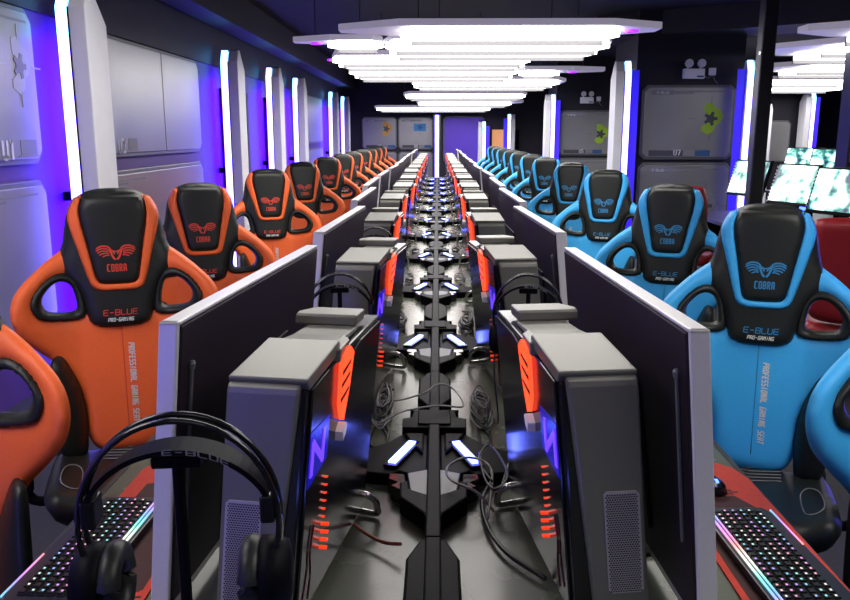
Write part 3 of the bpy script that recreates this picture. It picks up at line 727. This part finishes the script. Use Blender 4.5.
    for y in (.06, .09, .12, .15, .18):
        l.tube([(x, y+abs(x)*.3, sz(x, y)) for x in np.linspace(-.10, .10, 9)], .002, 4)
    obj('stitching', l, 'stitch', st)
    obj('seat_pan', MB().prism([(-.2, -.2), (.2, -.2), (.2, .2), (-.2, .2)], .375, .41, 'xy'), 'black', t, bevel=.01)
    for s in (1, -1):
        a = MB().tube(catmull([(s*.21, .05, .40), (s*.315, .05, .41), (s*.325, .05, .5), (s*.325, .05, .63)], 4), .018, 8)
        ar = obj('armrest', a, 'black', t, smooth=True)
        obj('arm_pad', MB().prism([(s*.29, -.10), (s*.36, -.10), (s*.365, .13), (s*.29, .15)], .63, .66, 'xy'), 'bdark', ar, bevel=.01, fix=True)
        obj('back_hinge', MB().lathe([(.04, -.012), (.04, .012)], (s*.235, .235, .47), 16, 'x'), 'black', t)
    obj('gas_lift', MB().lathe([(.03, .08), (.03, .25), (.02, .25), (.02, .38)], (0, 0, 0), 16), 'metal', t)
    bs = MB()
    for k in range(5):
        a = 2*PI*k/5+.3; d = Vector((math.cos(a), math.sin(a), 0))
        bs.tube([d*.02+Vector((0, 0, .105)), d*.16+Vector((0, 0, .10)), d*.31+Vector((0, 0, .075))], [.032, .026, .018], 8)
    bs.lathe([(.045, .06), (.05, .12)], (0, 0, 0), 16)
    obj('base', bs, 'black', t, smooth=False)
    for k in range(5):
        a = 2*PI*k/5+.3; p = Vector((math.cos(a)*.31, math.sin(a)*.31, .03))
        obj('caster', MB().lathe([(.03, -.012), (.03, .012)], tuple(p), 14, 'x').tube([p, p+Vector((0, 0, .045))], .01, 6), 'black', t)
    return t
def head_to_base(hx, hy, yaw):
    # yaw: facing direction measured from -Y, positive turns the front towards +X
    off = .36
    return (hx+off*math.sin(yaw)*1.0, hy-off*math.cos(yaw))
HX = 1.18
rightc = [(1.15+.36*math.sin(rad(15)), 1.51+.36*math.cos(rad(15)), -15), (HX, 2.83, -20), (HX-.01, 3.98, -20), (HX, 5.55, -21), (HX, 7.0, -21), (HX, 8.6, -20)]
leftc = [(-1.13-.36*math.sin(rad(15)), 1.52+.36*math.cos(rad(15)), 15), (-HX-.005, 2.95, 21), (-HX, 4.02, 20), (-HX, 5.65, 21), (-HX, 7.1, 21), (-HX, 8.7, 20)]
rng = random.Random(3)
for k in range(6, 12):
    rightc.append((HX, 9.95+(k-6)*1.3+rng.uniform(-.1, .1), -20+rng.uniform(-3, 2)))
    leftc.append((-HX, 10.1+(k-6)*1.3+rng.uniform(-.1, .1), 20+rng.uniform(-2, 3)))
for s, c, L in ((1, 'blue', rightc), (-1, 'orange', leftc)):
    pr = None
    for k, (hx, hy, a) in enumerate(L):
        lab = '%s and black racing chair, %s from the camera in the %s row' % (c, ords[k], 'right' if s > 0 else 'left')
        if k == 0: lab = '%s and black racing chair cut off by the %s edge of the photo' % (c, 'right' if s > 0 else 'left')
        yaw = rad(a); bx_, by_ = head_to_base(hx, hy, yaw)
        if pr is None: pr = racing_chair(c, lab, '%s racing chairs' % c); o = pr
        else: o = dup(pr, label=lab)
        o.location = (bx_, by_, 0); o.rotation_euler = (0, 0, yaw)
        if s < 0 and k == 1: o.scale = (1.03, 1.03, 1.03)

# ------------------------------------------------------------------ keyboards, pads, mouse
def keyboard(label, loc, rz):
    t = thing('keyboard', label, 'keyboard', loc, rz, 'backlit keyboards')
    W, L = .15, .44                                   # x across the rows, y along them
    obj('case', MB().prism([(-.085, -.21), (-.07, -.235), (.07, -.235), (.088, -.20), (.088, .20), (.07, .235), (-.07, .235), (-.085, .21)], .0, .018, 'xy'), 'kbbody', t, bevel=.004)
    kb = MB(); ld = MB(); rows = 6; pitch = .019
    for r in range(rows):
        x = -.052+r*.0195
        n = 21; y = -.2
        for i in range(n):
            wd = .0165
            kb.prism([(x-.008, y-wd/2), (x+.008, y-wd/2), (x+.008, y+wd/2), (x-.008, y+wd/2)], .018, .0225, 'xy')
            v = len(kb.v)
            kb.prism([(x-.0062, y-wd/2+.002), (x+.0062, y-wd/2+.002), (x+.0062, y+wd/2-.002), (x-.0062, y+wd/2-.002)], .0225, .027, 'xy')
            ld.bx(x-.0036, x+.0004, y-.0028, y+.0016, .0268, .0276) if (i*7+r*3) % 5 else None
            y += .020
    k = obj('keys', kb, 'keycap', t)
    obj('key_lettering', ld, 'keyled', k)
    b = MB().bx(-.074, -.069, -.215, .215, .017, .0205); b.bx(-.0635, -.0605, -.215, .215, .0175, .0215)
    b.bx(.0815, .0845, .05, .215, .017, .0205)
    obj('light_bar', b, 'barled', t)
    return t
kr = keyboard('backlit black keyboard on the red pad at the lower right', (.742, 1.575, DZ+.006), rad(2))
kl = dup(kr, (-.745, 1.61, DZ+.006), rad(178), 'backlit black keyboard behind the headset at the lower left')
def mousepad(s, label, loc, rz):
    t = thing('mouse_pad', label, 'mouse pad', loc, rz, 'red mouse pads')
    obj('mat', MB().prism([(-.135, -.44), (.07, -.44), (.095, -.40), (.095, .30), (.075, .37), (.03, .41), (-.10, .41), (-.135, .37)], 0, .004, 'xy'), 'redpad', t)
    p = MB()
    for i in range(11):
        y = .20+i*.011; a = -.115+.012*math.sin(i*2.1); b = .02+.02*math.sin(i*1.3)+.004*i*0
        p.bx(a, b-.004*i, y, y+.0065, .004, .0047)
    p.prism([(-.12, -.35), (.05, -.3), (.06, .1), (.02, .19), (-.12, .2)], .004, .0045, 'xy')
    obj('print', p, 'padprint', t)
    return t
mousepad(1, 'red gaming mouse pad with black claw print, right side of the desk', (.758, 1.72, DZ+.0005), 0)
mousepad(-1, 'dark red mouse pad under the left keyboard', (-.70, 1.66, DZ+.0005), PI)
t = thing('computer_mouse', 'black mouse with a blue light on the red pad', 'mouse', (.722, 1.96, DZ+.0056), rad(15))
me = MB(); P = []
prof = catmull([(0, -.06), (.026, -.052), (.034, -.02), (.030, .02), (.033, .05), (.018, .064), (0, .067)], 4)
o_ = [(x, y) for x, y in prof]+[(-x, y) for x, y in prof[::-1][1:-1]]
obj('shell', padded(o_, [], lambda x, y: -.003, .034, .03, .006, .002, axis='z'), 'blackgloss', t, smooth=True, fix=True)
obj('scroll_wheel', MB().lathe([(.011, -.004), (.011, .004)], (0, -.035, .027), 14, 'x'), 'mouseled', t)
obj('logo_light', MB().lathe([(.008, 0), (.008, .004)], (0, .02, .0345), 12), 'mouseled', t)

# ------------------------------------------------------------------ headsets on stands
def headset(label, hgt, big=True):
    t = thing('headset', label, 'headset', (0, 0, 0), 0, 'black headsets on stands')
    a, c = .106, hgt-.128
    for dy in (-.011, .011):
        pts = [(a*math.sin(u)*1.0, dy, c+.128*math.cos(u)) for u in np.linspace(-rad(112), rad(112), 34)]
        obj('wire_band', MB().tube(pts, .0036, 7), 'blackgloss', t, smooth=True)
    st = MB(); us = np.linspace(-rad(70), rad(70), 24); v = []; f = []
    for u in us:
        x = .094*math.sin(u)/math.sin(rad(70)); z = c+.005+.098*math.cos(u)-.012; w = .020*(.55+.45*math.cos(u)); th = .006
        n = (math.sin(u), math.cos(u))
        for dy, dn in ((-w, 0), (-w, th), (w, th), (w, 0)): v.append((x+n[0]*dn, dy, z+n[1]*dn))
    for i in range(len(us)-1):
        for k in range(4): f.append((4*i+k, 4*i+(k+1) % 4, 4*i+4+(k+1) % 4, 4*i+4+k))
    f += [(0, 1, 2, 3), (len(v)-1, len(v)-2, len(v)-3, len(v)-4)]
    st.add(v, f); sp = obj('headband', st, 'black', t, fix=True)
    tm = text_mb('E-BLUE', .013, 1.3)
    def wrap(x, y, z):
        u = x/.098+.25; return (.094*math.sin(u)/math.sin(rad(70)), -.0205*(.55+.45*math.cos(u))-.0006, c+.005+.098*math.cos(u)-.012+.004+y*.45)
    tm.map(wrap); obj('lettering', tm, 'stitch', sp)
    for s in (1, -1):
        obj('slider', MB().bx(s*.094-.008, s*.094+.008, -.016, .016, c+.0, c+.035), 'blackgloss', t, bevel=.003)
        obj('hinge', MB().tube(catmull([(s*.098, -.004, c+.02), (s*.108, -.006, c), (s*.106, -.004, c-.03)], 5), .0026, 6), 'chrome', t, smooth=True)
        cup = MB().lathe([(.018, .034), (.036, .030), (.042, .014), (.042, 0)], (0, 0, 0), 24, 'x'); 
        cup.map(lambda x, y, z: (s*(.084+x), y, c-.075+z*1.15))
        cp = obj('ear_cup', cup, 'black', t, smooth=True, fix=True)
        pad = MB().tube([(s*.074, .031*math.cos(u), c-.075+.037*math.sin(u)) for u in np.linspace(0, 2*PI, 24, endpoint=False)], .0135, 8, closed=True)
        obj('ear_pad', pad, 'bdark', cp, smooth=True)
    obj('cord', MB().tube(catmull([(-.10, 0, c-.12), (-.098, -.02, c-.19), (-.085, -.03, .06), (-.085, -.01, .012), (-.10, .03, .012), (-.12, .06, .012)], 6), .003, 6), 'cable', t, smooth=True)
    return t
def stand(label, hgt):
    t = thing('headset_stand', label, 'headset stand', (0, 0, 0), 0, 'headset stands')
    obj('base', MB().lathe([(.05, 0), (.05, .008), (.02, .014)], (0, 0, 0), 24), 'black', t)
    obj('post', MB().tube([(0, 0, .01), (0, 0, hgt-.046)], .007, 8), 'black', t)
    obj('hook', MB().bx(-.028, .028, -.012, .012, hgt-.058, hgt-.044), 'black', t, bevel=.003)
    return t
hs = [(-.285, .865, .592, 6, 'large black headset in the lower left foreground'), (-.285, 2.415, .49, 8, 'black headset between the first and second left towers'),
      (-.270, 3.655, .49, 8, 'black headset between the second and third left towers'), (.295, 2.41, .49, -8, 'black headset behind the nearest right tower')]
protos = {}
for x, y, h, a, lab in hs:
    for fn, nm, l in ((headset, 'h', lab), (stand, 's', lab.replace('headset', 'headset stand', 1))):
        key = (nm, h)
        if key in protos: o = dup(protos[key], label=l)
        else: o = fn(l, h); protos[key] = o
        o.location = (x, y, DZ); o.rotation_euler = (0, 0, rad(a))
        if h > .5 and nm == 'h': o.scale = (1.08, 1.08, 1)

# ------------------------------------------------------------------ loose cables on the desk
def cable(label, pts, r=.0032, m='cable', group=None, n=6):
    return tag(obj('cable', MB().tube(catmull(pts, n), r, 6), m, smooth=True), label, 'cable', group)
Z = DZ+.004
cable('thin reddish cable lying between the nearest left tower and the spine', [(-.175, 1.69, Z+.03), (-.14, 1.66, Z+.02), (-.10, 1.625, Z+.02), (-.062, 1.60, Z+.03)], .0042, 'cablered')
cable('grey looped cable over the nearest right wing', [(.135, 1.72, Z+.03), (.155, 1.92, Z+.065), (.10, 1.99, Z+.068), (.045, 1.93, Z+.068), (.05, 1.85, Z+.068), (.11, 1.80, Z+.06), (.155, 1.80, Z+.01)], .0032, 'cablegrey')
cable('pale cable crossing the second hub', [(-.16, 2.60, Z+.03), (-.12, 2.50, Z+.05), (-.03, 2.52, Z+.068), (.02, 2.62, Z+.068), (.07, 2.60, Z+.06), (.10, 2.45, Z+.05), (.02, 2.40, Z+.068), (-.08, 2.36, Z+.066), (-.13, 2.32, Z+.055), (-.16, 2.29, Z+.05)], .0030, 'cablegrey')
cable('pale straight cable beside the first wing on the right', [(.23, 2.05, Z+.09), (.20, 1.95, Z+.06), (.17, 1.86, Z+.02)], .0026, 'cablegrey')
cable('thick black cable curving down beside the nearest right tower', [(.16, 1.95, Z+.02), (.13, 1.86, Z+.01), (.135, 1.72, Z+.01), (.17, 1.60, Z+.01), (.24, 1.50, Z+.01)], .0055)
rng = random.Random(77)
for k in range(0, 9):
    for s in (1, -1):
        for q in range(8 if k < 1 else 6 if k < 2 else 4 if k < 4 else 2):
            cy_ = (2.50 if q else 2.30)+k*STEP
            if k == 0 and s > 0 and q == 7: cy_ = 1.95
            cx_ = .158; pts = []
            ph = rng.uniform(0, 6.3); tw = rng.choice((-1, 1)); rx = rng.uniform(.02, .042); ry = rng.uniform(.08, .20 if k < 2 else .13)
            for i in range(rng.randint(7, 14)):
                a = ph+tw*i*1.15; g = 1-.03*i
                pts.append((s*(cx_+rx*g*math.cos(a)+rng.uniform(-.006, .008)), cy_+ry*g*math.sin(a)+rng.uniform(-.03, .03), Z+.0095*q+rng.uniform(0, .0008)))
            cable('black cable tangled %s of the desk spine, %s bay from the camera' % ('right' if s > 0 else 'left', ords[k]), pts, rng.choice((.0026, .0032, .004)), 'cable' if rng.random() > .12 else 'cablegrey', 'tangled cables, %s side, %s bay' % ('right' if s > 0 else 'left', ords[k]), 5)
for k in range(0, 6):
    for s in (1, -1):
        x = s*.25; y = 1.32+k*STEP+.575
        cable('black cable arching from the back of the %s tower on the %s' % (ords[k], 'right' if s > 0 else 'left'), [(s*.235, y+.012, DZ+.36), (s*.24, y+.07, DZ+.40), (s*.25, y+.15, DZ+.32), (s*.255, y+.13, DZ+.12), (s*.258, y+.05, Z+.002)], .004)

# ------------------------------------------------------------------ the lit row in the right room
t = thing('side_desk', 'dark desk carrying the lit screens in the right room', 'desk', (3.85, 7.4, 0))
obj('tabletop', MB().bx(-.85, .85, -1.9, 2.4, .71, .75), 'deskedge', t, bevel=.004)
for y in (-1.8, 0, 2.3): obj('leg_panel', MB().bx(-.6, .6, y-.02, y+.02, 0, .71), 'black', t)
def side_monitor(label, g):
    tl = lambda m: m.map(lambda x, y, z: (x, y+(z-.3)*.28, z))
    t = thing('lit_monitor', label, 'monitor', (0, 0, 0), 0, 'lit monitors in the right room')
    obj('frame', tl(MB().bx(-.31, .31, -.012, .03, .27, .70)), 'black', t, bevel=.004)
    obj('screen', tl(MB().bx(-.290, .295, -.016, -.012, .305, .685)), g, t)
    ed = MB()
    for j in range(11): ed.bx(-.308, -.297, -.017, -.012, .29+j*.036, .306+j*.036)
    obj('edge_lights', tl(ed), 'lamp', t)
    obj('neck', MB().bx(-.03, .03, .06, .09, .01, .4), 'black', t); obj('foot', MB().bx(-.13, .13, -.06, .12, 0, .012), 'black', t)
    return t
sm_ = ['beside the dark pole', 'right of the dark pole', 'by the right edge of the photo', 'beyond the right edge']
for i, (x, y, a) in enumerate(((3.385, 8.9, -68), (3.37, 7.75, -70), (3.33, 6.80, -68), (3.40, 5.4, -55))):
    if i == 3: continue
    o = side_monitor('bright lit monitor in the right room, ' + sm_[i], 'game%d' % i); o.location = (x, y, .75); o.rotation_euler = (0, 0, rad(a)); o.scale = (.84, 1, .9)
t = thing('side_desk', 'farther dark desk in the right room behind the lit screens', 'desk', (6.3, 11.9, 0))
obj('tabletop', MB().bx(-.85, .85, -1.2, 1.6, .71, .75), 'deskedge', t, bevel=.004)
for y in (-1.1, 1.5): obj('leg_panel', MB().bx(-.6, .6, y-.02, y+.02, 0, .71), 'black', t)
for i, (x, y, l) in enumerate(((5.75, 12.9, 'farthest, half hidden'), (5.70, 11.9, 'on the farther desk behind the nearer screens'), (5.7, 11.0, 'on the farther desk at the photo edge'))):
    o = side_monitor('small bright monitor in the right room, ' + l, 'game3'); o.location = (x, y, .75); o.rotation_euler = (0, 0, rad(-55))
def side_tower(label, loc):
    t = thing('dark_computer_tower', label, 'computer tower', loc, rad(-20), 'dark towers in the right room')
    obj('case', MB().bx(-.1, .1, -.2, .2, 0, .42), 'black', t, bevel=.006)
    for zb in (.3, .18): obj('front_light', MB().lathe([(.03, .0), (.03, -.004)], (.0, -.2, zb), 16, 'y'), 'mouseled', t)
    return t
side_tower('dark computer tower with blue lights between the two right-hand lit screens', (3.72, 7.25, .75))
side_tower('dark computer tower with blue lights behind the dark pole', (3.75, 8.3, .75))
def red_chair(label):
    t = thing('red_chair', label, 'chair', (0, 0, 0), 0, 'red chairs in the right room')
    o2 = catmull([(-.24, .62), (-.27, .95), (-.25, 1.12), (-.18, 1.17), (.18, 1.17), (.25, 1.12), (.27, .95), (.24, .62), (.15, .52), (-.15, .52)], 5, True)
    obj('backrest', padded(o2, [], lambda x, z: .22+.15*(z-.5), .05, .07, .02), 'redleather', t, smooth=True, fix=True)
    se = catmull([(-.25, -.2), (-.15, -.27), (.15, -.27), (.25, -.2), (.25, .15), (.15, .23), (-.15, .23), (-.25, .15)], 5, True)
    obj('seat', padded(se, [], lambda x, y: -.44, .06, .07, .02, axis='z'), 'redleather', t, smooth=True, fix=True)
    for s in (1, -1):
        obj('armrest', MB().tube(catmull([(s*.22, .1, .42), (s*.31, .1, .45), (s*.31, .1, .62), (s*.31, -.15, .64)], 4), .02, 8), 'redleather', t, smooth=True)
    obj('gas_lift', MB().lathe([(.03, .08), (.03, .4)], (0, 0, 0), 14), 'metal', t)
    b = MB()
    for k in range(5):
        d = Vector((math.cos(2*PI*k/5), math.sin(2*PI*k/5), 0)); b.tube([Vector((0, 0, .09)), d*.3+Vector((0, 0, .05))], .022, 6).lathe([(.03, -.01), (.03, .01)], tuple(d*.3+Vector((0, 0, .03))), 12, 'x')
    obj('base', b, 'metal', t)
    return t
rc = red_chair('red padded chair at the right edge of the photo'); rc.location = (2.62, 5.05, 0); rc.rotation_euler = (0, 0, rad(160))
dup(rc, (2.58, 8.1, 0), rad(140), 'red padded chair showing between two blue headrests')

# ------------------------------------------------------------------ world, view
w = bpy.data.worlds.new('world'); S.world = w; w.use_nodes = True
w.node_tree.nodes['Background'].inputs[0].default_value = (.35, .28, .7, 1); w.node_tree.nodes['Background'].inputs[1].default_value = .05
vs = S.view_settings; vs.view_transform = 'Standard'; vs.look = 'None'; vs.gamma = 1; vs.exposure = 0.62; vs.use_curve_mapping = False
